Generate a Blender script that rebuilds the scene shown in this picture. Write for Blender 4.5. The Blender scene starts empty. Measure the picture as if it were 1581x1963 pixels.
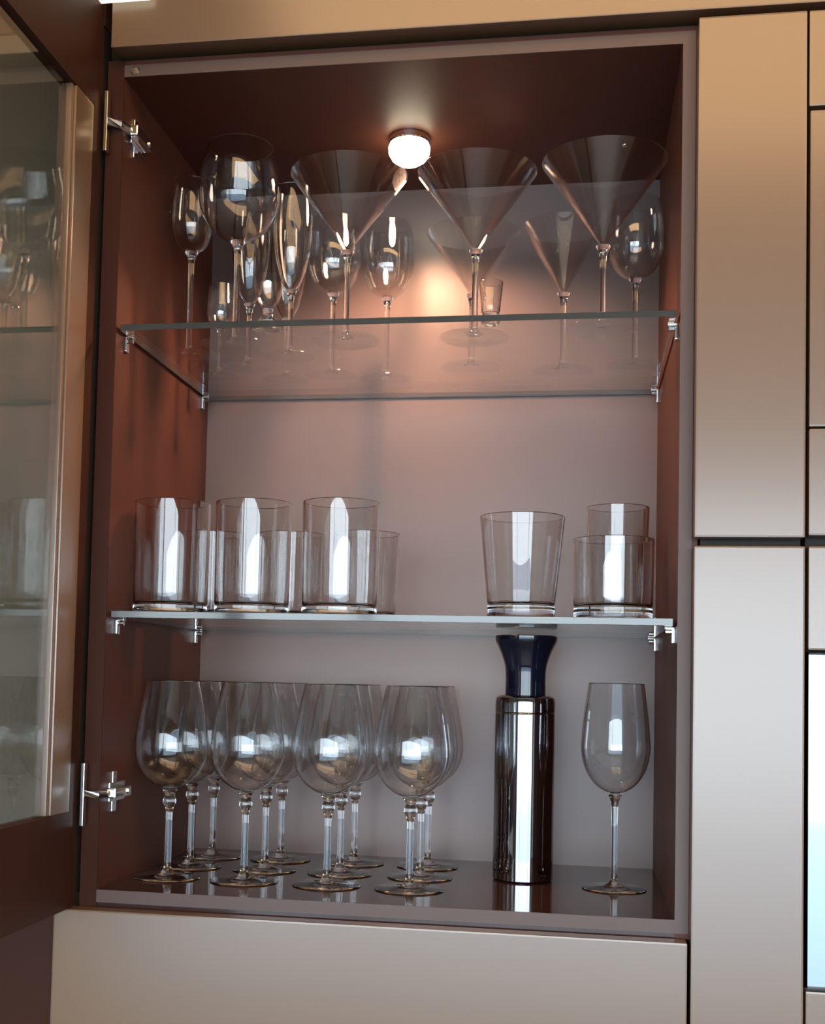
import bpy, bmesh, math, random
from mathutils import Vector, Matrix
random.seed(4)
PI = math.pi
S = bpy.context.scene
C = S.collection
Z0 = 1.30            # height of the glass cabinet's floor above the room floor; everything is lifted by it at the end

# ------------------------------------------------------------------ camera
cam = bpy.data.cameras.new('camera'); camo = bpy.data.objects.new('camera', cam); C.objects.link(camo)
yaw, pitch, roll = 0.1640, 0.0526, 0.0229
fwd = Vector((-math.sin(yaw)*math.cos(pitch), math.cos(yaw)*math.cos(pitch), math.sin(pitch)))
rt = Vector((math.cos(yaw), math.sin(yaw), 0)); up = rt.cross(fwd)
r2 = rt*math.cos(roll) + up*math.sin(roll); u2 = -rt*math.sin(roll) + up*math.cos(roll)
M = Matrix((( r2.x, u2.x, -fwd.x, 0.4758), (r2.y, u2.y, -fwd.y, -1.2035), (r2.z, u2.z, -fwd.z, 0.2174+Z0), (0, 0, 0, 1)))
camo.matrix_world = M
cam.sensor_fit = 'HORIZONTAL'; cam.sensor_width = 36; cam.lens = 2361.6*36/1581
cam.shift_x = (790.5-712.1)/1581; cam.shift_y = (1182.1-981.5)/1581
cam.clip_start = .02
S.camera = camo

# ------------------------------------------------------------------ sky, lights, exposure
S.view_settings.view_transform = 'Standard'; S.view_settings.look = 'None'
S.view_settings.gamma = 1; S.view_settings.use_curve_mapping = False
S.view_settings.exposure = 0.0
S.cycles.max_bounces = 28; S.cycles.diffuse_bounces = 3; S.cycles.glossy_bounces = 6
S.cycles.transmission_bounces = 26; S.cycles.transparent_max_bounces = 80
S.cycles.sample_clamp_indirect = 12; S.cycles.caustics_refractive = True; S.cycles.caustics_reflective = False
S.cycles.blur_glossy = 0.5
W = bpy.data.worlds.new('world'); S.world = W; W.use_nodes = True
bg = W.node_tree.nodes['Background']; bg.inputs[0].default_value = (.77, .92, 1.03, 1); bg.inputs[1].default_value = 9.5

def area(name, loc, rot, sx, sy, power, col, shape='RECTANGLE', portal=False):
    l = bpy.data.lights.new(name, 'AREA'); l.shape = shape; l.size = sx; l.size_y = sy
    l.energy = power; l.color = col
    o = bpy.data.objects.new(name, l); o.location = loc; o.rotation_euler = rot; C.objects.link(o)
    if portal: l.cycles.is_portal = True
    return o
WX0, WX1, WZ0, WZ1, WY = -1.35, 2.7, -1.02, .95, -3.6       # the patio window behind the camera
area('window_portal', ((WX0+WX1)/2, WY, (WZ0+WZ1)/2), (PI/2, 0, PI), WX1-WX0, WZ1-WZ0, 1, (1, 1, 1), portal=True)
area('ceiling_lamp_light', (.80, -.62, 1.26), (math.radians(18), 0, 0), 1.6, .8, 17, (1, .60, .28))

# ------------------------------------------------------------------ materials
def nm(name):
    m = bpy.data.materials.new(name); m.use_nodes = True
    nt = m.node_tree; return m, nt, nt.nodes, nt.links
def pbr(name, col, rough=.5, metal=0, noise=0, scale=20, stretch=(1, 1, 1), bump=0, coat=0, spec=.5, coatr=.05):
    m, nt, N, L = nm(name); p = N['Principled BSDF']
    p.inputs['Base Color'].default_value = (*col, 1); p.inputs['Roughness'].default_value = rough
    p.inputs['Metallic'].default_value = metal; p.inputs['Coat Weight'].default_value = coat
    p.inputs['Coat Roughness'].default_value = coatr; p.inputs['Specular IOR Level'].default_value = spec
    if noise or bump:
        tc = N.new('ShaderNodeTexCoord'); mp = N.new('ShaderNodeMapping'); mp.inputs['Scale'].default_value = stretch
        nz = N.new('ShaderNodeTexNoise'); nz.inputs['Scale'].default_value = scale; nz.inputs['Detail'].default_value = 4
        L.new(tc.outputs['Object'], mp.inputs[0]); L.new(mp.outputs[0], nz.inputs['Vector'])
        if noise:
            mx = N.new('ShaderNodeMix'); mx.data_type = 'RGBA'
            mx.inputs[6].default_value = (*[c*(1-noise) for c in col], 1); mx.inputs[7].default_value = (*[min(1, c*(1+noise)) for c in col], 1)
            L.new(nz.outputs['Fac'], mx.inputs[0]); L.new(mx.outputs[2], p.inputs['Base Color'])
        if bump:
            b = N.new('ShaderNodeBump'); b.inputs['Strength'].default_value = bump; b.inputs['Distance'].default_value = .001
            L.new(nz.outputs['Fac'], b.inputs['Height']); L.new(b.outputs[0], p.inputs['Normal'])
    return m
def thin_glass(name, tint=(1, 1, 1), f0=.045, rough=0.0, gain=1.0):
    """a thin sheet of glass: see-through with Fresnel reflection"""
    m, nt, N, L = nm(name); N.remove(N['Principled BSDF']); out = N['Material Output']
    lw = N.new('ShaderNodeLayerWeight'); lw.inputs['Blend'].default_value = .5
    pw = N.new('ShaderNodeMath'); pw.operation = 'POWER'; pw.inputs[1].default_value = 4.0
    L.new(lw.outputs['Facing'], pw.inputs[0])
    ma = N.new('ShaderNodeMath'); ma.operation = 'MULTIPLY_ADD'; ma.inputs[1].default_value = .95*gain; ma.inputs[2].default_value = f0
    ma.use_clamp = True
    L.new(pw.outputs[0], ma.inputs[0])
    tr = N.new('ShaderNodeBsdfTransparent'); tr.inputs[0].default_value = (*tint, 1)
    gl = N.new('ShaderNodeBsdfGlossy'); gl.inputs['Roughness'].default_value = rough; gl.inputs[0].default_value = (1, 1, 1, 1)
    mx = N.new('ShaderNodeMixShader'); L.new(ma.outputs[0], mx.inputs[0]); L.new(tr.outputs[0], mx.inputs[1]); L.new(gl.outputs[0], mx.inputs[2])
    L.new(mx.outputs[0], out.inputs[0]); return m
def solid_glass(name, col=(1, 1, 1), ior=1.5):
    m, nt, N, L = nm(name); N.remove(N['Principled BSDF'])
    g = N.new('ShaderNodeBsdfGlass'); g.inputs['IOR'].default_value = ior; g.inputs['Color'].default_value = (*col, 1); g.inputs['Roughness'].default_value = 0
    L.new(g.outputs[0], N['Material Output'].inputs[0]); return m
def emit(name, col, s):
    m, nt, N, L = nm(name); N.remove(N['Principled BSDF'])
    e = N.new('ShaderNodeEmission'); e.inputs[0].default_value = (*col, 1); e.inputs[1].default_value = s
    L.new(e.outputs[0], N['Material Output'].inputs[0]); return m

BEIGE = pbr('beige_laminate', (.205, .117, .058), .45, noise=.02, scale=6, spec=.4, coat=1.0, coatr=.22)
BEIGE.node_tree.nodes['Principled BSDF'].inputs['Coat IOR'].default_value = 1.7
BROWN = pbr('brown_laminate', (.105, .033, .019), .5, noise=.10, scale=9, stretch=(6, 6, 1), spec=.28)
BROWNGLOSS = pbr('brown_gloss_laminate', (.055, .026, .023), .09, noise=.08, scale=9, stretch=(1, 6, 6), spec=.5)
EDGE = pbr('edge_banding', (.135, .09, .078), .45, spec=.35, noise=.05, scale=30)
BACK = pbr('back_panel_laminate', (.205, .140, .122), .34, noise=.02, scale=4)
DARK = pbr('dark_gap', (.03, .018, .013), .7, noise=.1)
DOORB = pbr('door_brown_laminate', (.055, .019, .011), .5, noise=.1, scale=9, stretch=(6, 6, 1), spec=.15)
SMOKE = pbr('smoky_panel', (.19, .15, .085), .5, noise=.04, scale=3)
CHROME = pbr('chrome', (.75, .75, .73), .12, metal=1, noise=.02)
SHAKER = pbr('polished_dark_steel', (.34, .35, .38), .05, metal=1, noise=.03, scale=5)
NAVY = pbr('dark_navy_plastic', (.006, .008, .020), .08, noise=.1, coat=.2)
OVENG = pbr('mirror_dark_glass', (.30, .31, .33), .05, metal=1, noise=.01)
WALL = pbr('wall_paint', (.42, .36, .29), .8, noise=.03, scale=3)
CEIL = pbr('ceiling_paint', (.62, .58, .5), .9, noise=.03, scale=3)
FLOOR = pbr('wood_floor', (.20, .12, .07), .4, noise=.25, scale=4, stretch=(1, 9, 1))
REFLBLUE = pbr('added_reflection_blue', (.045, .12, .20), .3, noise=.1, scale=.7)
WHITE = pbr('white_plastic', (.8, .8, .76), .3, noise=.02)
TG = thin_glass('thin_clear_glass', (.985, .985, .985), .075)
TGF = thin_glass('thin_foot_glass', (.97, .97, .97), .05)
PANE = thin_glass('door_pane_glass', (.84, .84, .82), .05, .02)
SHELFG = thin_glass('shelf_glass', (.93, .95, .94), .035, 0, .9)
SHELFE = pbr('shelf_glass_edge', (.06, .06, .055), .12, noise=.1, coat=.5)
SG = solid_glass('solid_clear_glass', (.97, .97, .97))

# ------------------------------------------------------------------ mesh helpers
def obj(name, bm, mat, parent=None, smooth=False, recalc=True):
    if recalc: bmesh.ops.recalc_face_normals(bm, faces=bm.faces)
    me = bpy.data.meshes.new(name); bm.to_mesh(me); bm.free()
    for m in (mat if isinstance(mat, (list, tuple)) else [mat]): me.materials.append(m)
    if smooth:
        for p in me.polygons: p.use_smooth = True
        me.set_sharp_from_angle(angle=math.radians(32))
    o = bpy.data.objects.new(name, me); C.objects.link(o)
    if parent: o.parent = parent
    return o
def add_box(bm, x0, x1, y0, y1, z0, z1, bev=0, seg=2, mi=0):
    r = bmesh.ops.create_cube(bm, size=1)
    vs = r['verts']
    for v in vs: v.co = Vector(((x0+x1)/2+v.co.x*(x1-x0), (y0+y1)/2+v.co.y*(y1-y0), (z0+z1)/2+v.co.z*(z1-z0)))
    fs = {f for v in vs for f in v.link_faces}
    for f in fs: f.material_index = mi
    if bev:
        bmesh.ops.bevel(bm, geom=list({e for v in vs for e in v.link_edges}), offset=bev, segments=seg, affect='EDGES', profile=.7)
def boxo(name, b, mat, parent=None, bev=.001):
    bm = bmesh.new(); add_box(bm, *b, bev=bev); return obj(name, bm, mat, parent)
def lathe(bm, prof, seg=64, closed=False, c=(0, 0, 0), mi=0):
    """revolve (r, z) points around z; points with r==0 become poles; closed joins last to first"""
    rings = []
    for r, z in prof:
        if r < 1e-6: rings.append([bm.verts.new((c[0], c[1], c[2]+z))])
        else: rings.append([bm.verts.new((c[0]+r*math.cos(2*PI*k/seg), c[1]+r*math.sin(2*PI*k/seg), c[2]+z)) for k in range(seg)])
    n = len(rings)
    for i in range(n if closed else n-1):
        a, b = rings[i], rings[(i+1) % n]
        if len(a) == 1 and len(b) == 1: continue
        for k in range(seg):
            k2 = (k+1) % seg
            if len(a) == 1: f = bm.faces.new((a[0], b[k], b[k2]))
            elif len(b) == 1: f = bm.faces.new((a[k], a[k2], b[0]))
            else: f = bm.faces.new((a[k], a[k2], b[k2], b[k]))
            f.material_index = mi
def tube(bm, pts, r, seg=12):
    pts = [Vector(p) for p in pts]; rings = []
    for i, p in enumerate(pts):
        d = (pts[min(i+1, len(pts)-1)]-pts[max(i-1, 0)]).normalized()
        a = d.orthogonal().normalized(); b = d.cross(a)
        rings.append([bm.verts.new(p+a*r*math.cos(2*PI*k/seg)+b*r*math.sin(2*PI*k/seg)) for k in range(seg)])
    for i in range(len(rings)-1):
        for k in range(seg): bm.faces.new((rings[i][k], rings[i][(k+1) % seg], rings[i+1][(k+1) % seg], rings[i+1][k]))
    bm.faces.new(rings[0]); bm.faces.new(rings[-1][::-1])
def spline(pts, n=8):
    """Catmull-Rom through (r, z) points"""
    out = []
    P = [pts[0]]+list(pts)+[pts[-1]]
    for i in range(1, len(P)-2):
        p0, p1, p2, p3 = P[i-1], P[i], P[i+1], P[i+2]
        for k in range(n):
            t = k/n
            out.append(tuple(max(0, .5*((2*p1[j])+(-p0[j]+p2[j])*t+(2*p0[j]-5*p1[j]+4*p2[j]-p3[j])*t*t+(-p0[j]+3*p1[j]-3*p2[j]+p3[j])*t**3)) if j == 0
                             else .5*((2*p1[j])+(-p0[j]+p2[j])*t+(2*p0[j]-5*p1[j]+4*p2[j]-p3[j])*t*t+(-p0[j]+3*p1[j]-3*p2[j]+p3[j])*t**3) for j in (0, 1)))
    out.append(tuple(pts[-1])); return out
def thing(name, label, cat, loc=(0, 0, 0), rz=0, group=None):
    o = bpy.data.objects.new(name, None); C.objects.link(o); o.empty_display_size = .02
    o.location = loc; o.rotation_euler = (0, 0, rz); o['label'] = label; o['category'] = cat
    if group: o['group'] = group
    return o
def tag(o, label, cat, group=None):
    o['label'] = label; o['category'] = cat
    if group: o['group'] = group
    return o
def struct(name, b, mat, bev=0):
    o = boxo(name, b, mat, None, bev); o['kind'] = 'structure'; return o
def dup(root, loc, label, rz=0, group=None):
    r = root.copy(); C.objects.link(r); r.location = loc; r.rotation_euler = (0, 0, rz); r['label'] = label
    if group: r['group'] = group
    for ch in list(root.children):
        c = ch.copy(); C.objects.link(c); c.parent = r
        for g in ch.children:
            d = g.copy(); C.objects.link(d); d.parent = c
    return r

# ------------------------------------------------------------------ the room
CW, CH, CD = .5719, .8463, .3278           # inside width, height and depth of the glass cabinet
struct('floor', (-2.2, 3.0, -3.6, .62, -1.36, -1.30), FLOOR)
struct('ceiling', (-2.2, 3.0, -3.7, .72, 1.30, 1.36), CEIL)
struct('wall_back', (-2.3, 3.1, .62, .72, -1.36, 1.36), WALL)
struct('wall_left', (-2.3, -2.2, -3.7, .62, -1.36, 1.30), WALL)
struct('wall_right', (3.0, 3.1, -3.7, .62, -1.36, 1.30), WALL)
bm = bmesh.new()
add_box(bm, -2.2, WX0, -3.7, -3.6, -1.3, 1.3); add_box(bm, WX1, 3.0, -3.7, -3.6, -1.3, 1.3)
add_box(bm, WX0, WX1, -3.7, -3.6, WZ1, 1.3); add_box(bm, WX0, WX1, -3.7, -3.6, -1.3, WZ0)
o = obj('wall_front', bm, WALL); o['kind'] = 'structure'
bm = bmesh.new()
for x in (WX0+.025, -.35, 1.85, WX1-.025): add_box(bm, x-.025, x+.025, -3.68, -3.62, WZ0, WZ1)
for z in (WZ0+.03, WZ1-.03): add_box(bm, WX0, WX1, -3.675, -3.625, z-.03, z+.03)
o = obj('window_1', bm, WHITE); o['kind'] = 'structure'
o = struct('ground', (-8, 9, -17, -4.2, -1.62, -1.5), REFLBLUE)  # unseen plane added outside to make the lower window reflections darker and blue

# ------------------------------------------------------------------ fitted cupboard fronts round the glass cabinet
# bulkhead over the cabinet
o = boxo('bulkhead_panel', (-.008, 1.35, -.02, .35, .8685, 1.28), BEIGE, None, .0012)
tag(o, 'long beige panel running along the top above the open glass cabinet', 'panel')
# dark filler behind the shadow gaps
# narrow cupboard to the right: upper and lower doors on a dark carcass
t = thing('tall_cupboard', 'narrow beige cupboard with two flush doors right beside the open cabinet', 'cupboard', (.635, .15, -1.3))
def pt(name, b, mat, root, bev=.001):
    l = root.location; return boxo(name, (b[0]-l.x, b[1]-l.x, b[2]-l.y, b[3]-l.y, b[4]-l.z, b[5]-l.z), mat, root, bev)
pt('carcass', (.592, .684, .001, .34, -1.3, .862), DARK, t)
pt('door', (.585, .6845, -.021, -.001, .3595, .8605), BEIGE, t, .0018)
pt('door', (.585, .6845, -.021, -.001, -.70, .3515), BEIGE, t, .0018)
t = thing('oven_housing', 'tall beige cupboard at the right edge holding the bright glass appliance', 'cupboard', (.98, .15, -1.3))
pt('carcass', (.688, 1.28, .001, .34, .2545, .862), DARK, t)
pt('carcass', (.688, 1.28, .001, .34, -1.3, -.055), DARK, t)
pt('fascia', (.6865, 1.28, -.0205, -.001, .768, .8605), BEIGE, t, .0015)
pt('door', (.6875, 1.28, -.021, -.001, .463, .7635), BEIGE, t, .0018)
pt('door', (.6875, 1.28, -.021, -.001, .3615, .461), BEIGE, t, .0018)
pt('door', (.6875, 1.28, -.021, -.001, .2555, .3515), BEIGE, t, .0018)
pt('drawer', (.6865, 1.28, -.021, -.001, -.70, -.054), BEIGE, t, .0018)
t = thing('built_in_oven', 'built in appliance at right edge, its glass front mirroring blue daylight', 'oven', (.98, .15, -.052))
pt('casing', (.6885, 1.279, .001, .33, -.0515, .2525), SHAKER, t)
pt('glass_door', (.6875, 1.28, -.022, -.001, -.0515, .2535), OVENG, t, .0025)

# wide flap under the cabinet
o = boxo('drawer_front', (-.036, .582, -.0215, -.001, -.42, -.0135-.0035), BEIGE, None, .0018)
bm = bmesh.new()
t = thing('drawer_unit', 'wide flat beige drawer under the open glass cabinet', 'drawer', (.27, .15, -1.3))
o.parent = t; o.location = (-.27, -.15, 1.3)
pt('carcass', (-.030, .582, .001, .34, -1.3, -.0205), DARK, t)

# neighbour seen through the open door's pane
t = thing('neighbour_cupboard', 'smoky grey and brown cupboard front behind the open glass door at left', 'cupboard', (-.35, .15, -1.3))
pt('gap_shade_strip', (-.0535, -.0225, -.004, .02, -.005, .90), DARK, t, .001)  # dark strip put in for the shade of the gap beside the door
pt('front_panel', (-.75, -.0545, .0, .02, -.005, .90), SMOKE, t, .001)
pt('lower_panel', (-.75, -.040, -.006, .018, -1.3, -.007), DOORB, t, .001)
pt('upper_panel', (-.75, -.0225, -.002, .02, .902, 1.28), BROWN, t, .001)

# ------------------------------------------------------------------ the glass cabinet
cab = thing('glass_cabinet', 'open dark brown cabinet full of glassware with glass door swung out', 'cabinet', (CW/2, CD/2, 0))
T = .018
def side(name, b, front=True):
    return pt(name, b, BROWN, cab, .0004)
side('side_panel', (-T, 0, .0012, CD+.012, -T, CH+T)); side('side_panel', (CW, CW+T, .0012, CD+.012, -T, CH+T))
pt('top_panel', (0, CW, .0012, CD+.012, CH, CH+T), BROWN, cab, 0)
pt('bottom_panel', (0, CW, .0012, CD+.012, -T, 0), BROWNGLOSS, cab, 0)
pt('back_panel', (0, CW, CD, CD+.008, 0, CH), BACK, cab, 0)
bm = bmesh.new(); l = cab.location
TE = .0125
for b in ((CW, CW+TE, -TE, CH+TE), (0, CW, CH, CH+TE), (0, CW, -TE, 0)):
    add_box(bm, b[0]-l.x, b[1]-l.x, -.0002-l.y, .0012-l.y, b[2]-l.z, b[3]-l.z)
bm2 = bmesh.new(); add_box(bm2, -T-l.x, -l.x, -.0002-l.y, .0012-l.y, -T-l.z, CH+T-l.z); obj('shaded_hinge_edge', bm2, DOORB, cab)  # left edge coloured darker than the other trim to stand for its shade
o = obj('edge_trim', bm, EDGE, cab); o['label'] = 'lighter greyish edge banding'
# small caps and shelf supports
def cap(p, n, r=.0035):
    bm = bmesh.new(); lathe(bm, [(0, 0), (r*1.2, 0), (r*1.2, .0006), (r, .0016), (0, .002)], 24)
    o = obj('screw_cap', bm, CHROME, cab, True); o.location = Vector(p)-cab.location
    o.rotation_mode = 'QUATERNION'; o.rotation_quaternion = Vector((0, 0, 1)).rotation_difference(Vector(n))
cap((.525, .223, CH), (0, 0, -1), .0028); cap((0, .165, .765), (1, 0, 0), .004); cap((.012, -.0002, CH+.006), (0, -1, 0), .004)
ZT, ZM, TT = .5841, .2845, .0075
def support(side_x, y, z):
    s = 1 if side_x == 0 else -1
    bm = bmesh.new(); lx, ly, lz = cab.location
    tube(bm, [(side_x-lx, y-ly, z-.0045), (side_x+s*.009-lx, y-ly, z-.0045)], .0028)
    add_box(bm, min(side_x, side_x+s*.0032)-lx, max(side_x, side_x+s*.0032)-lx, y-.0045-ly, y+.0045-ly, z-.016, z-.001, bev=.0008)
    add_box(bm, min(side_x, side_x+s*.010)-lx, max(side_x, side_x+s*.010)-lx, y-.004-ly, y+.004-ly, z-.0018, z-.0003, bev=.0004)
    obj('shelf_support', bm, CHROME, cab, False)
for z in (ZT-TT, ZM-TT):
    for x in (0, CW):
        for y in (.028, .30): support(x, y, z)

# puck light in the cabinet roof
t = thing('puck_light', 'lit round halogen spotlight under the roof of the open cabinet', 'light', (.279, .177, CH))
bm = bmesh.new(); lathe(bm, [(0, -.0002), (.0235, -.0002), (.0235, -.006), (.0225, -.0075), (0, -.0075)], 48)
obj('housing', bm, CHROME, t, True)
bm = bmesh.new(); lathe(bm, [(0, -.0078), (.0225, -.0078), (.0242, -.012), (.0235, -.019), (.0195, -.026), (.012, -.031), (0, -.033)], 48)
obj('bulb', bm, emit('halogen_bulb', (1, .86, .62), 14), t, True)
ll = bpy.data.lights.new('puck_light_lamp', 'SPOT'); ll.energy = 11.0; ll.color = (1, .55, .33); ll.spot_size = math.radians(150); ll.spot_blend = .6; ll.shadow_soft_size = .022
lo = bpy.data.objects.new('puck_light_lamp', ll); C.objects.link(lo); lo.parent = t; lo.location = (0, 0, -.052)

# glass shelves
def shelf(z, label):
    bm = bmesh.new(); add_box(bm, .0035-CW/2, CW-.0035-CW/2, 0, CD-.006, -TT, 0, bev=.0006, seg=1)
    o = obj('glass_shelf', bm, [SHELFG, SHELFE]); o.location = (CW/2, .004, z)
    for p in o.data.polygons:
        if abs(p.normal.z) < .5: p.material_index = 1
    return tag(o, label, 'shelf', 'glass shelves of the open cabinet')
shelf(ZT, 'upper clear glass shelf carrying the martini glasses and tall stemware')
shelf(ZM, 'lower clear glass shelf carrying the row of short tumblers')

# the swung-out door: hinged left, square to the cabinet, brown frame round a clear pane
D0, D1, DT0, DT1 = -.012, -.600, -.036, -.0195
door = boxo('door', (0, .01, 0, .01, 0, .01), BROWN, None, 0)
bpy.data.objects.remove(door)
bm = bmesh.new(); lx, ly, lz = cab.location
st = .019
add_box(bm, DT0-lx, DT1-lx, D0-st-ly, D0-ly, -.016-lz, .93-lz, bev=.0008)          # hinge stile
add_box(bm, DT0-lx, DT1-lx, D1-ly, D1+.06-ly, -.016-lz, .93-lz, bev=.0008)         # outer stile
add_box(bm, DT0-lx, DT1-lx, D1+.06-ly, D0-st-ly, .802-lz, .93-lz)                  # top rail
add_box(bm, DT0-lx, DT1-lx, D1+.06-ly, D0-st-ly, -.016-lz, .0805-lz)               # bottom rail
door = obj('door', bm, DOORB, cab); door['label'] = 'brown framed glass door opened square to the cabinet'
bm = bmesh.new(); add_box(bm, -.0285-lx, -.0245-lx, D1+.055-ly, -.072-ly, .076, .806)
o = obj('glass_pane', bm, PANE, door)
bm = bmesh.new(); add_box(bm, -.034-lx, -.0190-lx, -.076-ly, -.0312-ly, .0808, .8018, bev=.0015); add_box(bm, -.033-lx, -.0215-lx, -.0815-ly, -.0768-ly, .0808, .8018, bev=.001)
o = obj('inner_stile', bm, BEIGE, door); o['label'] = 'beige inner stile beside the pane'
def hinge(z):
    bm = bmesh.new()
    add_box(bm, -.0155-lx, -.0115-lx, -.0145-ly, -.0125-ly+.006, z-.032, z+.032, bev=.0008)            # long plate on the door edge
    obj('hinge_plate', bm, CHROME, door)
    bm = bmesh.new()
    add_box(bm, 0-lx, .0035-lx, .018-ly, .062-ly, z-.010, z+.010, bev=.001)
    add_box(bm, .0035-lx, .013-lx, .010-ly, .056-ly, z-.0055, z+.0055, bev=.0018)
    tube(bm, [(.004-lx, .014-ly, z), (-.002-lx, -.004-ly, z), (-.013-lx, -.012-ly, z)], .0045)
    tube(bm, [(.0132-lx, .047-ly, z), (.0145-lx, .047-ly, z)], .0032)
    add_box(bm, 0-lx, .002-lx, .030-ly, .042-ly, z-.021, z+.021, bev=.0008)
    obj('hinge', bm, CHROME, door)
hinge(.0965); hinge(.794)

# glowing strip at the very top, over the bulkhead
o = boxo('bright_strip', (-.022, .034, -.034, -.0208, .9150, .945), emit('bright_strip_glow', (1, .93, .74), 1.6), None, .002)
tag(o, 'short bright white strip cut off by the top edge at left', 'lamp')

# ------------------------------------------------------------------ glassware
def shell(bm, outer, t=.0011, seg=64):
    """thin bowl: outer profile from the axis up to the rim, offset inwards, lip rounded"""
    inner = []
    for i, (r, z) in enumerate(outer):
        a = outer[max(i-1, 0)]; b = outer[min(i+1, len(outer)-1)]
        dr, dz = b[0]-a[0], b[1]-a[1]; L = math.hypot(dr, dz) or 1
        inner.append((max(0, r-dz/L*t), z+dr/L*t))
    inner[0] = (0, outer[0][1]+t*1.6)
    top = outer[-1]; mid = ((outer[-1][0]+inner[-1][0])/2, top[1]+t*.45)
    lathe(bm, outer+[mid]+inner[::-1], seg)
def stemware(name, label, cat, loc, bowl, stem_r, foot_r, group=None, seg=64, t=.0011, knop=0, gm=None):
    """bowl: list of (r, z) from the bottom of the bowl (r=0) to the rim"""
    g = thing(name, label, cat, loc, random.random()*6, group)
    prof = spline(bowl, 7); bm = bmesh.new(); shell(bm, prof, t, seg); obj('bowl', bm, gm or TG, g, True)
    zb = bowl[0][1]; zf = .0042
    rs = stem_r
    sp = spline([(rs*2.6, zf+.00005), (rs*1.25, zf+.005), (rs, zf+.014), (rs*.92, zf+(zb-zf)*.5), (rs*1.02, zb-.016), (rs*1.5, zb-.006), (rs*2.3, zb-.0008)], 6)
    if knop: sp = spline([(rs*2.6, zf+.00005), (rs*1.2, zf+.006), (rs, zf+.02), (rs*.95, zb-.03), (rs*1.2, zb-.022), (rs*2.0, zb-.014), (rs*1.5, zb-.006), (rs*2.5, zb-.0008)], 6)
    bm = bmesh.new(); lathe(bm, [(0, zf+.00005)]+sp+[(0, zb-.0008)], 32); obj('stem', bm, SG, g, True)
    fp = [(0, .0003), (foot_r-.001, .0003), (foot_r, .0009), (foot_r-.0004, .0016), (foot_r*.6, .0024), (foot_r*.3, .0034), (rs*2.6, zf), (0, zf)]
    bm = bmesh.new(); lathe(bm, fp, seg); obj('foot', bm, SG if knop or name == 'red_wine_glass' else TGF, g, True)
    return g
def sc(pts, k=1, kz=1): return [(r*k, z*kz) for r, z in pts]

# bottom: twelve balloon wine glasses in four files of three
BAL = [(0, .096), (.014, .0988), (.028, .109), (.037, .124), (.0398, .140), (.0386, .158), (.0345, .184), (.0285, .213)]
G1 = 'balloon wine glasses on the cabinet floor'
fx = (.042, .129, .218, .308); ry = (.095, .178, .262)
ordx = ('leftmost', 'second from left', 'third from left', 'rightmost'); ordy = ('front', 'middle', 'back')
first = None
for j, y in enumerate(ry):
    for i, x in enumerate(fx):
        lab = 'balloon wine glass on the cabinet floor, %s in the %s row' % (ordx[i], ordy[j])
        dx = (.0005, -.0008, .0010, -.0006)[(i+j) % 4]
        x_ = max(x+dx, .0418)
        if first is None:
            first = stemware('balloon_wine_glass', lab, 'wine glass', (x_, y, 0), BAL, .0036, .0365, G1, knop=1, gm=SG)
        else: dup(first, (x_, y, 0), lab, random.random()*6)
WG = [(0, .102), (.010, .104), (.022, .112), (.0320, .127), (.0368, .146), (.0366, .162), (.0340, .190), (.0300, .221)]
stemware('red_wine_glass', 'single tall wine glass standing to the right of the black shaker', 'wine glass', (.521, .165, 0), WG, .0034, .0345, gm=SG)

# the dark steel shaker with a funnel shaped top
t = thing('cocktail_shaker', 'tall polished black steel shaker with flared dark top on cabinet floor', 'shaker', (.4215, .200, 0))
R = .0335
bm = bmesh.new(); lathe(bm, [(0, .0003), (R-.002, .0003), (R, .002), (R, .004), (R, .184), (R, .1855), (R-.0004, .1862)], 72); lathe(bm, [(0, .0004), (R-.0006, .0004)], 8)
obj('body', bm, SHAKER, t, True)
bm = bmesh.new(); lathe(bm, [(R-.0006, .1863), (R, .1872), (R, .1885), (R, .196), (R, .198), (R-.0008, .2030), (R-.004, .2052), (.0235, .2058), (0, .2058)], 72)
obj('collar', bm, SHAKER, t, True)
bm = bmesh.new(); lathe(bm, spline([(.0226, .2059), (.0226, .228), (.0238, .240), (.0285, .254), (.0338, .2650), (.0348, .2680)], 6)+[(.0348, .2722), (.0332, .2732), (0, .2732)], 72)
obj('stopper', bm, NAVY, t, True)

# middle shelf: tumblers
def tumbler(label, loc, rb, rt_, h, base=.008, group=None, name='tumbler', seg=64, t=.0017):
    g = thing(name, label, 'glass', loc, random.random()*6, group)
    prof = [(rb-.004, base+.0003), (rb-.0012, base+.0009), (rb-.0003, base+.002)] + [(rb+(rt_-rb)*k/6, base+.003+(h-base-.003)*k/6) for k in range(7)]
    inner = [(max(r-t, 0), z+(t if i < 3 else 0)) for i, (r, z) in enumerate(prof)]
    bm = bmesh.new(); lathe(bm, [(0, base+.0003)]+prof+[(rt_-t/2, h+.0006)]+inner[::-1]+[(0, base+.0003+t)], seg); obj('wall', bm, SG, g, True)
    rbb = rb-.0002
    bm = bmesh.new(); lathe(bm, [(0, .0022), (rbb*.72, .0014), (rbb*.84, .0002), (rbb-.0025, .0002), (rbb-.0004, .0016), (rbb, .0035), (rbb, base-.0008), (rbb-.0012, base), (0, base)], seg); obj('base', bm, SG, g, True)
    return g
G2 = 'tall clear tumblers on the left of the lower shelf'
zt = ZM+.0002
a = tumbler('clear straight tumbler on the lower shelf, leftmost of the front row', (.048, .060, zt), .0395, .0405, .119, .009, G2)
dup(a, (.137, .062, zt), 'clear straight tumbler on the lower shelf, middle of the left front three')
dup(a, (.232, .060, zt), 'clear straight tumbler on the lower shelf, third of the front row')
b = tumbler('lower clear tumbler standing behind the leftmost tumbler of the lower shelf', (.062, .165, zt), .034, .038, .098, .007, G2)
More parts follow.
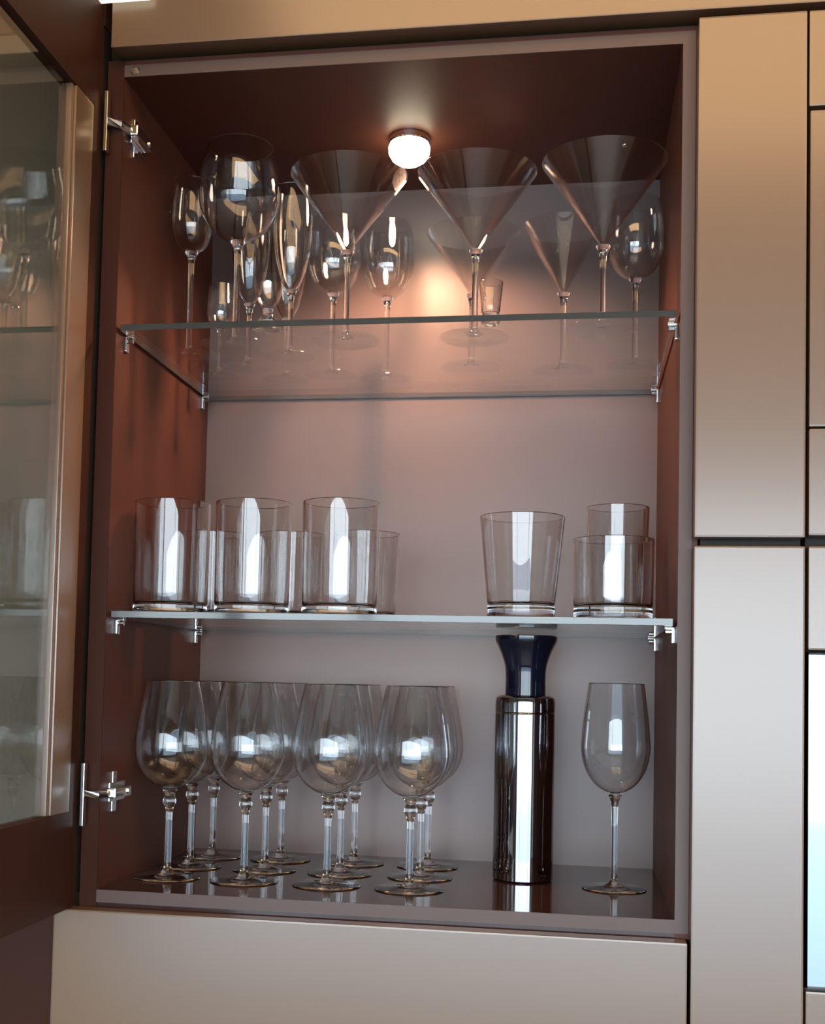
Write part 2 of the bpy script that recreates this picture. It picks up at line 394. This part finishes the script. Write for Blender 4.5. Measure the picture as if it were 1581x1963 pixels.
dup(b, (.152, .168, zt), 'lower clear tumbler standing behind the second tumbler of the lower shelf')
dup(b, (.243, .158, zt), 'lower clear tumbler behind the third tumbler, last before the empty gap')
tumbler('tapered whisky tumbler alone above the black shaker on the lower shelf', (.421, .060, zt), .0345, .0435, .104, .013)
tumbler('short heavy tumbler at the right end of the lower shelf', (.513, .058, zt), .0395, .0405, .081, .012)
tumbler('taller narrow tumbler behind the short one, right end of lower shelf', (.520, .160, zt), .030, .034, .128, .008, name='highball_glass')
# upper shelf
zt = ZT+.0002
MART = lambda r, h, za: [(0, za), (.004, za+.0015), (r*.30, za+(h-za)*.27), (r*.62, za+(h-za)*.60), (r, h)]
stemware('martini_glass', 'wide martini glass left of the lamp glow on the upper shelf', 'martini glass', (.226, .090, zt), MART(.0640, .184, .100), .0034, .037, 'martini glasses on the upper shelf')
stemware('martini_glass', 'wide martini glass in the middle of the upper shelf, shot glass beside it', 'martini glass', (.3655, .090, zt), MART(.0640, .180, .096), .0034, .037, 'martini glasses on the upper shelf')
stemware('martini_glass', 'wide martini glass at the right end of the upper shelf', 'martini glass', (.4990, .068, zt), MART(.0640, .176, .088), .0034, .037, 'martini glasses on the upper shelf')
stemware('martini_glass', 'smaller martini glass behind the middle one on the upper shelf', 'martini glass', (.352, .215, zt), MART(.0550, .160, .088), .0034, .035, 'martini glasses on the upper shelf')
stemware('martini_glass', 'martini glass behind and left of the right end one on the upper shelf', 'martini glass', (.457, .238, zt), MART(.0500, .172, .094), .0034, .035, 'martini glasses on the upper shelf')
BIG = [(0, .118), (.014, .1205), (.030, .131), (.0415, .149), (.0455, .170), (.0440, .192), (.0395, .212), (.0365, .224)]
stemware('balloon_glass', 'largest round bowled glass at the left of the upper shelf', 'wine glass', (.1005, .098, zt), BIG, .0038, .038, gm=SG)
GOB = [(0, .122), (.010, .1235), (.018, .131), (.0235, .146), (.0250, .165), (.0235, .185), (.0210, .203)]
stemware('white_wine_glass', 'slim wine glass nearest the left wall on the upper shelf', 'wine glass', (.0345, .137, zt), GOB, .0034, .034, gm=SG)
stemware('liqueur_glass', 'small liqueur glass behind the slim wine glass by the left wall', 'liqueur glass', (.042, .236, zt), [(0, .062), (.008, .0635), (.0150, .070), (.0175, .083), (.0165, .100), (.0155, .114)], .0026, .024)
FL = [(0, .078), (.006, .0795), (.014, .094), (.0205, .124), (.0225, .155), (.0205, .196)]
G3 = 'champagne flutes at the left of the upper shelf'
f = stemware('champagne_flute', 'champagne flute behind the largest balloon glass on the upper shelf', 'champagne flute', (.089, .195, zt), FL, .0030, .029, G3, gm=SG)
dup(f, (.1500, .150, zt), 'champagne flute between the balloon glass and the left martini glass', 1)
dup(f, (.120, .258, zt), 'champagne flute in the back row, behind the other two flutes', 2)
WB = [(0, .102), (.010, .1035), (.022, .112), (.0300, .128), (.0325, .147), (.0310, .168), (.0280, .192)]
G4 = 'wine glasses in the back row of the upper shelf'
w = stemware('small_wine_glass', 'wine glass at the back under the lamp, between two martini glasses', 'wine glass', (.2440, .262, zt), WB, .0032, .032, G4)
dup(w, (.181, .240, zt), 'wine glass at the back, behind the left martini glass')
dup(w, (.5385, .220, zt), 'wine glass at the back right corner of the upper shelf')
# small footed glass (two cones joined at a waist) and shot glass
t = thing('footed_dessert_glass', 'small waisted footed glass at the front edge of the upper shelf', 'glass', (.1530, .036, zt), 0)
bm = bmesh.new(); shell(bm, spline([(0, .0215), (.005, .0222), (.0105, .029), (.0145, .040), (.0165, .055)], 6), .0013, 48); obj('bowl', bm, TG, t, True)
bm = bmesh.new(); lathe(bm, [(0, .0003), (.0165, .0003), (.0170, .0015)]+spline([(.0155, .0035), (.009, .010), (.0052, .0165), (.0058, .0206)], 5)+[(0, .0207)], 48); obj('foot', bm, SG, t, True)
tumbler('little shot glass right of the middle martini glass on the upper shelf', (.386, .042, zt), .0095, .0125, .044, .011, name='shot_glass', seg=40, t=.0011)

# ------------------------------------------------------------------ lift everything to its height above the room floor
for o in list(S.objects):
    if o.parent is None and o.type != 'CAMERA': o.location.z += Z0
